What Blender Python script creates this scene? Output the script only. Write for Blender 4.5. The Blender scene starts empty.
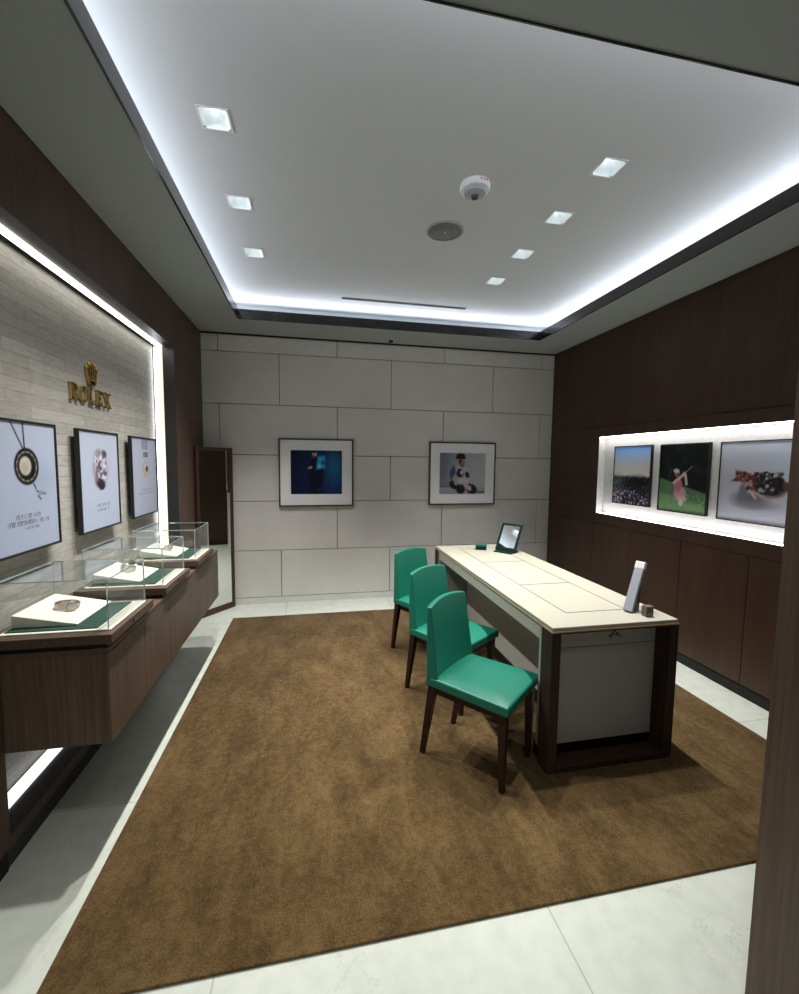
import bpy, bmesh, math, random
import numpy as np
from mathutils import Vector, Matrix
random.seed(4)
S = bpy.context.scene
COL = S.collection
R = math.radians

# ------------------------------------------------------------ room measures (metres)
XL, XR, YB, H = -1.134, 2.802, 4.713, 2.85       # left wall, right wall, back wall, soffit
ZC = 3.08                                        # raised ceiling
OX0, OX1, OY0, OY1 = -0.692, 2.326, 1.26, 4.206  # opening in the soffit

# ------------------------------------------------------------ materials
def new_mat(name):
    m = bpy.data.materials.new(name); m.use_nodes = True
    nt = m.node_tree; b = nt.nodes['Principled BSDF']
    return m, nt, b
def nd(nt, t, **kw):
    n = nt.nodes.new(t)
    for k, v in kw.items():
        if k in n.inputs: n.inputs[k].default_value = v
        else: setattr(n, k, v)
    return n
def ramp(nt, fac, stops):
    r = nt.nodes.new('ShaderNodeValToRGB'); e = r.color_ramp.elements
    while len(e) < len(stops): e.new(0.5)
    for i, (p, c) in enumerate(stops):
        e[i].position = p; e[i].color = (*c, 1)
    nt.links.new(fac, r.inputs[0]); return r.outputs[0]
def coords(nt, scale=(1, 1, 1), kind='Object', rot=(0, 0, 0)):
    t = nt.nodes.new('ShaderNodeTexCoord'); mp = nt.nodes.new('ShaderNodeMapping')
    mp.inputs['Scale'].default_value = scale; mp.inputs['Rotation'].default_value = rot
    nt.links.new(t.outputs[kind], mp.inputs[0]); return mp.outputs[0]
def bump(nt, b, h, strength=.2, dist=.01):
    n = nd(nt, 'ShaderNodeBump', Strength=strength, Distance=dist)
    nt.links.new(h, n.inputs['Height']); nt.links.new(n.outputs[0], b.inputs['Normal'])

def plain(name, col, rough=.5, metal=0., spec=.5, var=.06, nscale=40):
    m, nt, b = new_mat(name)
    n = nd(nt, 'ShaderNodeTexNoise', Scale=nscale, Detail=3.)
    nt.links.new(coords(nt), n.inputs['Vector'])
    lo = tuple(c * (1 - var) for c in col); hi = tuple(min(1, c * (1 + var)) for c in col)
    nt.links.new(ramp(nt, n.outputs[0], [(.3, lo), (.7, hi)]), b.inputs['Base Color'])
    b.inputs['Roughness'].default_value = rough; b.inputs['Metallic'].default_value = metal
    b.inputs['Specular IOR Level'].default_value = spec
    return m
def emit(name, col, strength):
    m, nt, b = new_mat(name)
    b.inputs['Base Color'].default_value = (.8, .8, .8, 1)
    b.inputs['Emission Color'].default_value = (*col, 1); b.inputs['Emission Strength'].default_value = strength
    return m
def wood(name, dark, light, rough=.45, grain='Z', spec=.35):
    m, nt, b = new_mat(name)
    s = {'Z': (60, 60, 1.3), 'Y': (60, 1.3, 60), 'X': (1.3, 60, 60)}[grain]
    n = nd(nt, 'ShaderNodeTexNoise', Scale=1.6, Detail=5., Roughness=.65)
    nt.links.new(coords(nt, s), n.inputs['Vector'])
    n2 = nd(nt, 'ShaderNodeTexNoise', Scale=1.3, Detail=2.)
    nt.links.new(coords(nt, tuple(max(1.2, v * .06) for v in s)), n2.inputs['Vector'])
    mx = nd(nt, 'ShaderNodeMix', data_type='FLOAT'); mx.inputs[0].default_value = .3
    nt.links.new(n.outputs[0], mx.inputs[2]); nt.links.new(n2.outputs[0], mx.inputs[3])
    nt.links.new(ramp(nt, mx.outputs[0], [(.36, dark), (.62, light)]), b.inputs['Base Color'])
    b.inputs['Roughness'].default_value = rough; b.inputs['Specular IOR Level'].default_value = spec
    bump(nt, b, n.outputs[0], .08, .002)
    return m

M = {}
M['wood'] = wood('walnut_veneer', (.056, .031, .021), (.114, .066, .047))
M['wood_shaded'] = wood('walnut_veneer_shaded', (.038, .0185, .011), (.070, .036, .022))  # same walnut as the left wall, with right-wall shade put into the colour
M['wood_cab'] = wood('cabinet_walnut', (.090, .060, .043), (.175, .120, .087))
M['wood_base'] = wood('case_base_walnut', (.075, .047, .032), (.15, .098, .068), grain='Y')
M['leg'] = wood('chair_leg_wood', (.018, .008, .007), (.040, .017, .013), rough=.35)
M['mirror_wood'] = wood('mirror_frame_wood', (.05, .022, .017), (.095, .042, .032), rough=.35)
M['desk_wood'] = wood('desk_frame_wood', (.030, .019, .013), (.065, .042, .030), rough=.55, spec=.15)
M['groove'] = plain('groove_black', (.008, .007, .006), .8)
M['black'] = plain('black_metal', (.010, .010, .011), .4)
M['plinth'] = plain('plinth_dark', (.014, .012, .010), .5)
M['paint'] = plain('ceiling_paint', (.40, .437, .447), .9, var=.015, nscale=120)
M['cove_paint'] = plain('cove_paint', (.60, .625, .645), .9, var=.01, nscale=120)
M['fascia'] = plain('bronze_gloss_trim', (.018, .017, .018), .16, spec=.6)
M['reveal'] = plain('bronze_reveal', (.030, .029, .027), .4)
M['white'] = plain('white_enamel', (.82, .82, .82), .35)
M['mat_board'] = plain('white_mount_board', (.88, .89, .92), .8, var=.02)
M['cream'] = plain('cream_leather', (.45, .437, .355), .55, var=.03, nscale=200)
M['cream_edge'] = plain('oak_edge', (.42, .31, .19), .5)
M['panel_grey'] = plain('grey_leather_panel', (.40, .40, .395), .6, var=.04, nscale=150)
M['apron'] = plain('greige_leather', (.52, .50, .45), .8, spec=.08, var=.04, nscale=150)
M['seam'] = plain('stitch_dark', (.05, .04, .03), .7)
M['green'] = plain('green_leather', (.007, .160, .106), .4, spec=.5, var=.08, nscale=300)
M['green_dark'] = plain('dark_green_leather', (.003, .020, .016), .5, spec=.2)
M['green_pad'] = plain('green_suede', (.014, .050, .038), .85)
M['pad'] = plain('cream_suede', (.78, .75, .64), .85, var=.02)
M['gold'] = plain('polished_gold', (.62, .43, .16), .25, metal=1., var=.03)
M['steel'] = plain('brushed_steel', (.55, .52, .52), .3, metal=.8)
M['rose'] = plain('rose_steel', (.42, .34, .33), .3, metal=.8)
M['dial'] = plain('pale_dial', (.6, .58, .55), .3)
M['frame_brown'] = wood('picture_frame_wood', (.045, .028, .022), (.085, .055, .043), rough=.4)
M['slab'] = plain('grey_slab', (.36, .385, .44), .5)
M['acrylic'] = plain('smoked_brown_block', (.16, .115, .09), .25)
M['easel'] = plain('easel_brown', (.03, .022, .016), .5)
M['led_warm'] = emit('led_diffuser_warm', (1., .97, .91), 5.0)
M['led_cream'] = emit('led_diffuser_cream', (1., .86, .70), .75)
M['led_line'] = emit('led_line_cold', (.84, .93, 1.), 7.0)
M['led_cool'] = emit('led_diffuser_cool', (.93, .97, 1.), 1.3)
M['led_niche'] = emit('led_niche', (1., .96, .94), 10.)
M['lens'] = emit('lamp_lens', (1., 1., 1.), 3.0)
M['cone'] = emit('lamp_reflector_glow', (.62, .84, .94), .30)  # reflector glows by itself, in place of light caught from the lens
m, nt, b = new_mat('mirror_silver'); M['mirror'] = m
b.inputs['Base Color'].default_value = (.85, .87, .86, 1); b.inputs['Metallic'].default_value = 1; b.inputs['Roughness'].default_value = .02
m, nt, b = new_mat('grille_mesh'); M['grille'] = m      # speaker grille: fine dot pattern
v = nd(nt, 'ShaderNodeTexVoronoi', Scale=140.)
nt.links.new(coords(nt), v.inputs['Vector'])
nt.links.new(ramp(nt, v.outputs['Distance'], [(.25, (.05, .05, .055)), (.6, (.20, .20, .21))]), b.inputs['Base Color'])
b.inputs['Roughness'].default_value = .5

# glass: clear pane that still mirrors a little, and a green tinted edge
m, nt, b = new_mat('clear_glass'); M['glass'] = m
nt.nodes.remove(b)
tr = nd(nt, 'ShaderNodeBsdfTransparent'); tr.inputs[0].default_value = (.97, .985, .98, 1)
gl = nd(nt, 'ShaderNodeBsdfGlossy', Roughness=.02); gl.inputs[0].default_value = (1, 1, 1, 1)
fr = nd(nt, 'ShaderNodeFresnel', IOR=1.45); ms = nt.nodes.new('ShaderNodeMixShader')
ge = nt.nodes.new('ShaderNodeNewGeometry'); fs_ = nd(nt, 'ShaderNodeMath', operation='MULTIPLY_ADD'); fs_.inputs[1].default_value = -1; fs_.inputs[2].default_value = 1
fm = nd(nt, 'ShaderNodeMath', operation='MULTIPLY'); nt.links.new(ge.outputs['Backfacing'], fs_.inputs[0]); nt.links.new(fs_.outputs[0], fm.inputs[0]); nt.links.new(fr.outputs[0], fm.inputs[1])
nt.links.new(fm.outputs[0], ms.inputs[0]); nt.links.new(tr.outputs[0], ms.inputs[1]); nt.links.new(gl.outputs[0], ms.inputs[2])
nt.links.new(ms.outputs[0], nt.nodes['Material Output'].inputs[0])
m, nt, b = new_mat('glass_edge'); M['glass_edge'] = m
b.inputs['Base Color'].default_value = (.52, .68, .67, 1); b.inputs['Roughness'].default_value = .1
b.inputs['Transmission Weight'].default_value = .35

# back wall stone slabs
m, nt, b = new_mat('limestone_slab'); M['stone'] = m
n = nd(nt, 'ShaderNodeTexNoise', Scale=2.2, Detail=6., Roughness=.6); nt.links.new(coords(nt), n.inputs['Vector'])
n2 = nd(nt, 'ShaderNodeTexNoise', Scale=95., Detail=3.); nt.links.new(coords(nt), n2.inputs['Vector'])
mx = nd(nt, 'ShaderNodeMix', data_type='FLOAT'); mx.inputs[0].default_value = .55
nt.links.new(n.outputs[0], mx.inputs[2]); nt.links.new(n2.outputs[0], mx.inputs[3])
nt.links.new(ramp(nt, mx.outputs[0], [(.3, (.62, .605, .58)), (.7, (.79, .775, .75))]), b.inputs['Base Color'])
b.inputs['Roughness'].default_value = .75; bump(nt, b, n2.outputs[0], .15, .004)

# alcove: thin stone strips laid in a running bond
m, nt, b = new_mat('split_stone_strips'); M['strips'] = m
c = coords(nt, (1, 1, 1), rot=(R(90), 0, R(90)))
t = nt.nodes.new('ShaderNodeTexCoord'); sp = nt.nodes.new('ShaderNodeSeparateXYZ'); cb = nt.nodes.new('ShaderNodeCombineXYZ')
nt.links.new(t.outputs['Object'], sp.inputs[0]); nt.links.new(sp.outputs[1], cb.inputs[0]); nt.links.new(sp.outputs[2], cb.inputs[1])
bk = nd(nt, 'ShaderNodeTexBrick', Scale=1.)
bk.inputs['Brick Width'].default_value = .46; bk.inputs['Row Height'].default_value = .056
bk.inputs['Mortar Size'].default_value = .0022; bk.inputs['Bias'].default_value = -.1; bk.offset = .37; bk.squash = 1
bk.inputs['Color1'].default_value = (.385, .368, .332, 1); bk.inputs['Color2'].default_value = (.475, .457, .418, 1); bk.inputs['Mortar'].default_value = (.31, .305, .285, 1)
nt.links.new(cb.outputs[0], bk.inputs['Vector'])
n = nd(nt, 'ShaderNodeTexNoise', Scale=30., Detail=6., Roughness=.7); nt.links.new(coords(nt, (1, .5, 2.)), n.inputs['Vector'])
mc = nd(nt, 'ShaderNodeMix', data_type='RGBA', blend_type='OVERLAY'); mc.inputs[0].default_value = .45
nt.links.new(bk.outputs['Color'], mc.inputs[6]); nt.links.new(n.outputs[0], mc.inputs[7]); nt.links.new(mc.outputs[2], b.inputs['Base Color'])
b.inputs['Roughness'].default_value = .8
ad = nd(nt, 'ShaderNodeMath', operation='MULTIPLY_ADD'); ad.inputs[1].default_value = -1.5
nt.links.new(bk.outputs['Fac'], ad.inputs[0]); nt.links.new(n.outputs[0], ad.inputs[2]); bump(nt, b, ad.outputs[0], .3, .005)

# marble floor with joints and veins
m, nt, b = new_mat('cream_marble'); M['marble'] = m
bk = nd(nt, 'ShaderNodeTexBrick', Scale=1.); bk.offset = 0
bk.inputs['Brick Width'].default_value = 1.1; bk.inputs['Row Height'].default_value = 1.1; bk.inputs['Mortar Size'].default_value = .0028
bk.inputs['Color1'].default_value = (.61, .65, .58, 1); bk.inputs['Color2'].default_value = (.64, .68, .61, 1); bk.inputs['Mortar'].default_value = (.42, .44, .38, 1)
cc = coords(nt); nt.nodes[-1].inputs['Location'].default_value = (.308, 0.2, 0); nt.links.new(cc, bk.inputs['Vector'])
dn = nd(nt, 'ShaderNodeTexNoise', Scale=4.5, Detail=9., Roughness=.65); nt.links.new(coords(nt), dn.inputs['Vector'])
va = nd(nt, 'ShaderNodeVectorMath', operation='MULTIPLY_ADD'); va.inputs[1].default_value = (.45, .45, .45)
nt.links.new(dn.outputs['Color'], va.inputs[0]); nt.links.new(coords(nt), va.inputs[2])
vo = nd(nt, 'ShaderNodeTexVoronoi', Scale=4.2, feature='DISTANCE_TO_EDGE'); nt.links.new(va.outputs[0], vo.inputs['Vector'])
vr = ramp(nt, vo.outputs['Distance'], [(.0, (.70, .72, .66)), (.012, (1, 1, 1))])
pn = nd(nt, 'ShaderNodeTexNoise', Scale=1.4, Detail=2.); nt.links.new(coords(nt), pn.inputs['Vector'])
pr_ = ramp(nt, pn.outputs[0], [(.44, (0, 0, 0)), (.62, (1, 1, 1))])
mv = nd(nt, 'ShaderNodeMix', data_type='RGBA', blend_type='MULTIPLY')
nt.links.new(pr_, mv.inputs[0]); nt.links.new(bk.outputs['Color'], mv.inputs[6]); nt.links.new(vr, mv.inputs[7])
n = nd(nt, 'ShaderNodeTexNoise', Scale=14., Detail=6.); nt.links.new(coords(nt), n.inputs['Vector'])
mw = nd(nt, 'ShaderNodeMix', data_type='RGBA', blend_type='MULTIPLY'); mw.inputs[0].default_value = 1
nt.links.new(mv.outputs[2], mw.inputs[6]); nt.links.new(ramp(nt, n.outputs[0], [(.3, (.90, .91, .90)), (.6, (1, 1, 1))]), mw.inputs[7])
nt.links.new(mw.outputs[2], b.inputs['Base Color']); b.inputs['Roughness'].default_value = .4; b.inputs['Specular IOR Level'].default_value = .3

# brown carpet with brushed pile
m, nt, b = new_mat('brown_carpet'); M['carpet'] = m
n = nd(nt, 'ShaderNodeTexNoise', Scale=3.0, Detail=5., Roughness=.6, Distortion=.3); nt.links.new(coords(nt, (1.2, .75, 1), rot=(0, 0, R(24))), n.inputs['Vector'])
n2 = nd(nt, 'ShaderNodeTexNoise', Scale=170., Detail=2.); nt.links.new(coords(nt), n2.inputs['Vector'])
n3 = nd(nt, 'ShaderNodeTexNoise', Scale=9., Detail=7., Roughness=.7, Distortion=.5); nt.links.new(coords(nt, (1, .32, 1), rot=(0, 0, R(-38))), n3.inputs['Vector'])
n4 = nd(nt, 'ShaderNodeTexNoise', Scale=34., Detail=4., Roughness=.7); nt.links.new(coords(nt), n4.inputs['Vector'])
def mixf(a, c, f):
    q = nd(nt, 'ShaderNodeMix', data_type='FLOAT'); q.inputs[0].default_value = f
    nt.links.new(a, q.inputs[2]); nt.links.new(c, q.inputs[3]); return q.outputs[0]
mm = mixf(mixf(mixf(n.outputs[0], n3.outputs[0], .5), n4.outputs[0], .3), n2.outputs[0], .25)
nt.links.new(ramp(nt, mm, [(.39, (.040, .0225, .0075)), (.49, (.088, .053, .019)), (.59, (.150, .096, .040))]), b.inputs['Base Color'])
b.inputs['Roughness'].default_value = .95; b.inputs['Specular IOR Level'].default_value = .1
b.inputs['Sheen Weight'].default_value = .15; bump(nt, b, n2.outputs[0], .35, .006)

# ------------------------------------------------------------ mesh helpers
def obj(name, bm, mats, parent=None, smooth=False, bevel=0., seg=2):
    me = bpy.data.meshes.new(name); bm.normal_update(); bm.to_mesh(me); bm.free()
    for mm in (mats if isinstance(mats, (list, tuple)) else [mats]): me.materials.append(mm)
    if smooth:
        for p in me.polygons: p.use_smooth = True
        try: me.set_sharp_from_angle(angle=R(38))
        except Exception: pass
    o = bpy.data.objects.new(name, me); COL.objects.link(o)
    if bevel:
        md = o.modifiers.new('bevel', 'BEVEL'); md.width = bevel; md.segments = seg; md.limit_method = 'ANGLE'; md.angle_limit = R(40)
    if parent: o.parent = parent
    return o
def hexa(bm, pts, mi=0):
    """8 points: bottom ring of 4 then top ring of 4."""
    v = [bm.verts.new(p) for p in pts]
    fs = []
    for f in ((3, 2, 1, 0), (4, 5, 6, 7), (0, 1, 5, 4), (1, 2, 6, 5), (2, 3, 7, 6), (3, 0, 4, 7)):
        fc = bm.faces.new([v[i] for i in f]); fc.material_index = mi; fs.append(fc)
    return fs
def box(bm, x0, x1, y0, y1, z0, z1, mi=0):
    return hexa(bm, [(x0, y0, z0), (x1, y0, z0), (x1, y1, z0), (x0, y1, z0), (x0, y0, z1), (x1, y0, z1), (x1, y1, z1), (x0, y1, z1)], mi)
def boxes(*bs):
    bm = bmesh.new()
    for q in bs: box(bm, *q)
    return bm
def cyl(bm, c, r, h, axis='Z', n=24, r2=None, mi=0):
    r2 = r if r2 is None else r2
    rot = {'Z': Matrix(), 'X': Matrix.Rotation(R(90), 4, 'Y'), 'Y': Matrix.Rotation(R(-90), 4, 'X')}[axis]
    res = bmesh.ops.create_cone(bm, cap_ends=True, segments=n, radius1=r, radius2=r2, depth=h, matrix=Matrix.Translation(c) @ rot)
    for v_ in res['verts']:
        for f in v_.link_faces: f.material_index = mi
def prism(bm, poly, y0, y1):
    """polygon in x,z extruded along y."""
    a = [bm.verts.new((x, y0, z)) for x, z in poly]; c = [bm.verts.new((x, y1, z)) for x, z in poly]
    n_ = len(poly)
    bm.faces.new(a); bm.faces.new(c[::-1])
    for i in range(n_): bm.faces.new((a[i], c[i], c[(i + 1) % n_], a[(i + 1) % n_]))
    bmesh.ops.recalc_face_normals(bm, faces=bm.faces)
def lathe(bm, prof, n=32, mi=0):
    rings = []
    for r_, z in prof:
        if r_ < 1e-6: rings.append([bm.verts.new((0, 0, z))])
        else: rings.append([bm.verts.new((r_ * math.cos(2 * math.pi * k / n), r_ * math.sin(2 * math.pi * k / n), z)) for k in range(n)])
    for a, c in zip(rings, rings[1:]):
        for k in range(n):
            q = [a[k % len(a)], a[(k + 1) % len(a)], c[(k + 1) % len(c)], c[k % len(c)]]
            q = list(dict.fromkeys(q))
            if len(q) > 2: bm.faces.new(q).material_index = mi
    bmesh.ops.recalc_face_normals(bm, faces=bm.faces)
def tube(bm, pts, rad, n=8, closed=False):
    pts = [Vector(p) for p in pts]; rings = []; L = len(pts)
    for i, p in enumerate(pts):
        a = pts[(i - 1) % L] if (closed or i) else pts[0]
        c = pts[(i + 1) % L] if (closed or i < L - 1) else pts[-1]
        d = (c - a).normalized(); u = d.orthogonal().normalized() if abs(d.z) > .95 else d.cross(Vector((0, 0, 1))).normalized(); w = d.cross(u)
        rings.append([bm.verts.new(p + rad * (math.cos(2 * math.pi * k / n) * u + math.sin(2 * math.pi * k / n) * w)) for k in range(n)])
    for i in range(L if closed else L - 1):
        a, c = rings[i], rings[(i + 1) % L]
        for k in range(n): bm.faces.new((a[k], a[(k + 1) % n], c[(k + 1) % n], c[k]))
    if not closed: bm.faces.new(rings[0][::-1]); bm.faces.new(rings[-1])
    bmesh.ops.recalc_face_normals(bm, faces=bm.faces)
def thing(name, label, cat, loc=(0, 0, 0), rotz=0., group=None):
    o = bpy.data.objects.new(name, None); COL.objects.link(o); o.empty_display_size = .1
    o.location = loc; o.rotation_euler = (0, 0, rotz)
    return tag(o, label, cat, group)
def tag(o, label, cat, group=None):
    o['label'] = label; o['category'] = cat
    if group: o['group'] = group
    return o
def struct(name, bm, mats, label=None, **kw):
    o = obj(name, bm, mats, **kw); o['kind'] = 'structure'
    if label: o['label'] = label
    o['category'] = name.split('_')[0]
    return o
def dup(root, loc, rotz, label):
    r = root.copy(); COL.objects.link(r); r.location = loc; r.rotation_euler = (0, 0, rotz); r['label'] = label
    for ch in list(root.children):
        c = ch.copy(); COL.objects.link(c); c.parent = r
        for g in list(ch.children):
            d = g.copy(); COL.objects.link(d); d.parent = c
    return r

# ------------------------------------------------------------ floor, carpet
struct('floor', boxes((-1.6, 4.2, -2.5, 5.0, -.12, 0)), M['marble'], 'cream marble floor with fine grey veins')
def carpet():
    bm = bmesh.new(); box(bm, -.80, 2.496, 1.236, 4.282, .0005, .011); return bm
tag(obj('rug', carpet(), M['carpet'], bevel=.004), 'large brown carpet laid in the middle of the marble floor', 'rug')

# ------------------------------------------------------------ walls
AY0, AY1, AZ0, AZ1 = 1.735, 3.862, .131, 2.482       # alcove opening in the left wall
def wall_left():
    bm = bmesh.new(); x0, x1, g = XL - .25, XL, .0025
    for ya, yb in ((-2.5, -1.2), (-1.2, -.2), (-.2, .8), (.8, AY0), (AY1, YB)):
        for za, zb in ((.085, .96), (.96, 1.92), (1.92, H)):
            box(bm, x0, x1, ya + (g if ya != AY1 else 0), yb - (g if yb != AY0 else 0), za + g, zb - g)
    for ya, yb in ((AY0, 2.797), (2.797, AY1)):
        box(bm, x0, x1, ya, yb, AZ1, H); box(bm, x0, x1, ya, yb, .085, AZ0)
    box(bm, x0, XL - .008, -2.5, AY0 - .003, .0, H, 1); box(bm, x0, XL - .008, AY1 + .003, YB, .0, H, 1)
    return bm
struct('wall_left', wall_left(), [M['wood'], M['groove']], 'brown wood panelled wall around the lit stone alcove')
struct('baseboard_left', boxes((XL - .24, XL - .014, -2.5, YB, 0, .088)), M['plinth'])
struct('wall_alcove', boxes((XL - .24, -1.300, AY0 - .05, AY1 + .05, .05, 2.55)), M['strips'], 'pale stone strip wall at the back of the alcove')
# bronze reveal round the alcove opening
e = .005
struct('trim_1', boxes((-1.222, XL - .0005, AY0, AY1, AZ1 - e, AZ1), (-1.222, XL - .0005, AY0, AY1, AZ0, AZ0 + e),
                       (-1.222, XL - .0005, AY0, AY0 + e, AZ0 + e, AZ1 - e), (-1.222, XL - .0005, AY1 - e, AY1, AZ0 + e, AZ1 - e)), M['reveal'], 'dark bronze reveal lining the alcove opening')
# LED profiles behind the reveal
for nm, lab, bx, mt in (
    ('led_strip', 'long warm white light strip along the top of the stone alcove', (-1.264, -1.224, AY0 + .01, AY1 - .01, AZ1 - .012, AZ1 - .004), 'led_warm'),
    ('led_strip', 'white light strip along the bottom of the alcove, under the wall cabinet', (-1.282, -1.224, AY0 + .01, AY1 - .01, AZ0 + .004, AZ0 + .012), 'led_cool'),
    ('led_strip', 'upright warm light strip down the far end of the stone alcove', (-1.266, -1.224, AY1 - .012, AY1 - .004, AZ0 + .02, AZ1 - .02), 'led_cream'),
    ('led_strip', 'thin cold white light line beside the upright warm strip at the stone end', (-1.286, -1.270, AY1 - .012, AY1 - .004, AZ0 + .02, AZ1 - .02), 'led_line')):
    tag(obj(nm, boxes(bx), M[mt]), lab, 'light', 'light strips round the stone alcove')

struct('trim_5', boxes((-1.299, -1.266, AY0 + .01, AY1 - .014, AZ1 - .012, AZ1)), M['groove'], 'dark shadow gap between the light strips and the stone')

def wall_back():
    bm = bmesh.new(); g = .0035
    zs = [.07, .585, 1.12, 1.615, 2.14, 2.67, H]; A = [-.37, .83, 2.03]; B = [-.975, .235, 1.44, 2.64]
    for i in range(6):
        xs = [XL - .3] + (A if i % 2 == 0 else B) + [XR + .3]
        for a, c in zip(xs, xs[1:]): box(bm, a + g, c - g, YB, YB + .04, zs[i] + g, zs[i + 1] - g)
    box(bm, XL - .3, XR + .3, YB + .001, YB + .04, 0, .07 - g)
    box(bm, XL - .3, XR + .3, YB + .022, YB + .15, 0, H + .3, 1)
    return bm
struct('wall_back', wall_back(), [M['stone'], M['seam']], 'pale limestone slab wall with two framed photographs', bevel=.0015, seg=1)
struct('trim_2', boxes((XL, XR, YB - .012, YB + .001, H - .014, H + .001)), M['groove'], 'dark shadow gap above the stone slab wall')

NY0, NY1, NZ0, NZ1 = 1.45, 3.822, 1.065, 1.825        # picture niche in the right wall
def wall_right():
    bm = bmesh.new(); x0, x1, g = XR, XR + .20, .0025
    ys = [.8, 1.18, 1.715, 2.25, 2.785, 3.32, 3.855, YB]
    for a, c in zip(ys, ys[1:]):
        box(bm, x0, x1, a + g, c - g, .085, .96 - g)
    ys2 = [.8, YB]
    for a, c in zip(ys2, ys2[1:]):
        box(bm, x0, x1, a + g * .6, c - g * .6, 1.92 + g, H)
    for bx in ((.8, NY0, .96 + g, 1.92 - g), (NY0, NY1, .96 + g, NZ0), (NY0, NY1, NZ1, 1.92 - g), (NY1, YB, .96 + g, 1.44 - g), (NY1, YB, 1.44 + g, 1.92 - g)):
        box(bm, x0, x1, *bx)
    box(bm, x0 + .008, x1, .8, NY0 - .01, 0, H, 1); box(bm, x0 + .008, x1, NY1 + .01, YB, 0, H, 1)
    box(bm, x0 + .008, x1, NY0, NY1, 0, NZ0 - .01, 1); box(bm, x0 + .008, x1, NY0, NY1, NZ1 + .01, H, 1)
    return bm
struct('wall_right', wall_right(), [M['wood_shaded'], M['groove']], 'brown wood panelled wall, shade put into its colour, with a lit picture niche')
struct('baseboard_right', boxes((XR + .012, XR + .19, .8, YB, 0, .088)), M['plinth'])
struct('wall_niche', boxes((2.878, XR + .199, NY0 - .02, NY1 + .02, NZ0 - .02, NZ1 + .02)), M['white'], 'white back panel of the lit picture niche')
struct('trim_3', boxes((XR + .0005, 2.876, NY1 - .004, NY1, NZ0, NZ1), (XR + .0005, 2.876, NY0, NY0 + .004, NZ0, NZ1)), M['white'], 'white side reveals of the lit picture niche')
for lab, bx in (('bright light strip along the top edge of the picture niche', (XR + .003, XR + .028, NY0 + .01, NY1 - .01, NZ1 - .006, NZ1 - .001)),
                ('bright light strip along the bottom edge of the picture niche', (XR + .003, XR + .028, NY0 + .01, NY1 - .01, NZ0 + .001, NZ0 + .006))):
    tag(obj('led_strip', boxes(bx), M['led_niche']), lab, 'light', 'light strips of the picture niche')

struct('wall_entrance', boxes((1.090, 3.0, .42, .798, 0, H)), M['wood_cab'], 'brown wood pier at the entrance, right foreground')

# ------------------------------------------------------------ ceiling: soffit ring, cove, raised ceiling
XO0, XO1, YO0, YO1 = OX0 - .34, OX1 + .34, OY0 - .30, OY1 + .34
LAMPS = [(-.435, 2.16), (-.435, 2.79), (-.435, 3.41), (1.495, 2.07), (1.495, 2.53), (1.495, 3.0), (1.495, 3.475)]
ENTRY_FILL = [(-.45, .35), (.55, .35), (-.45, -.9), (.55, -.9)]  # out-of-view downlights added to light the foreground
hs = .062
def sheet(bm, x0, x1, y0, y1, z, holes):
    xs = sorted({x0, x1} | {h[0] - hs for h in holes} | {h[0] + hs for h in holes})
    ys = sorted({y0, y1} | {h[1] - hs for h in holes} | {h[1] + hs for h in holes})
    for a, c in zip(xs, xs[1:]):
        for d, f in zip(ys, ys[1:]):
            mx_, my_ = (a + c) / 2, (d + f) / 2
            if any(abs(mx_ - h[0]) < hs * .99 and abs(my_ - h[1]) < hs * .99 for h in holes): continue
            bm.faces.new([bm.verts.new(p) for p in ((a, d, z), (a, f, z), (c, f, z), (c, d, z))])
def ceiling():
    bm = bmesh.new(); t = H + .078
    sheet(bm, XO0, XO1, YO0, YO1, ZC, LAMPS)
    box(bm, XO0 - .02, XO0, YO0, YO1, t, ZC + .02); box(bm, XO1, XO1 + .02, YO0, YO1, t, ZC + .02)
    box(bm, XO0, XO1, YO0 - .02, YO0, t, ZC + .02); box(bm, XO0, XO1, YO1, YO1 + .02, t, ZC + .02)
    return bm
struct('ceiling', ceiling(), M['cove_paint'], 'raised pale ceiling lit round its edge by hidden lights')
def soffit():
    bm = bmesh.new(); t = H + .078
    box(bm, XL - .3, OX0, OY0, YB + .15, H, t); box(bm, OX1, XR + .25, OY0, YB + .15, H, t)
    box(bm, OX0, OX1, OY1, YB + .15, H, t)
    box(bm, XO0 - .02, XO1 + .02, OY0 - .32, OY0, t - .02, t)
    sheet(bm, XL - .3, XR + .6, -2.5, OY0, H, ENTRY_FILL)
    box(bm, XL - .5, XR + .6, -2.5, YB + .2, 3.3, 3.4)          # unseen slab added on top to block light leaks
    box(bm, XL - .5, XL - .3, -2.5, YB + .2, H, 3.3); box(bm, XR + .25, XR + .6, -2.5, YB + .2, H, 3.3); box(bm, XL - .5, XR + .6, YB + .15, YB + .2, H, 3.3)
    box(bm, XL - .5, XR + .6, -2.55, -2.5, H, 3.3)
    return bm
struct('ceiling_soffit', soffit(), M['paint'], 'grey lower ceiling around the raised lit ceiling')
f0, f1 = H - .007, H + .080
struct('trim_4', boxes((OX0 - .001, OX0 + .010, OY0, OY1, f0, f1), (OX1 - .010, OX1 + .001, OY0, OY1, f0, f1),
                       (OX0 + .010, OX1 - .010, OY1 - .010, OY1 + .001, f0, f1), (OX0 + .010, OX1 - .010, OY0 - .001, OY0 + .003, f0, f1)), M['fascia'], 'dark glossy trim round the raised ceiling opening')

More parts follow.
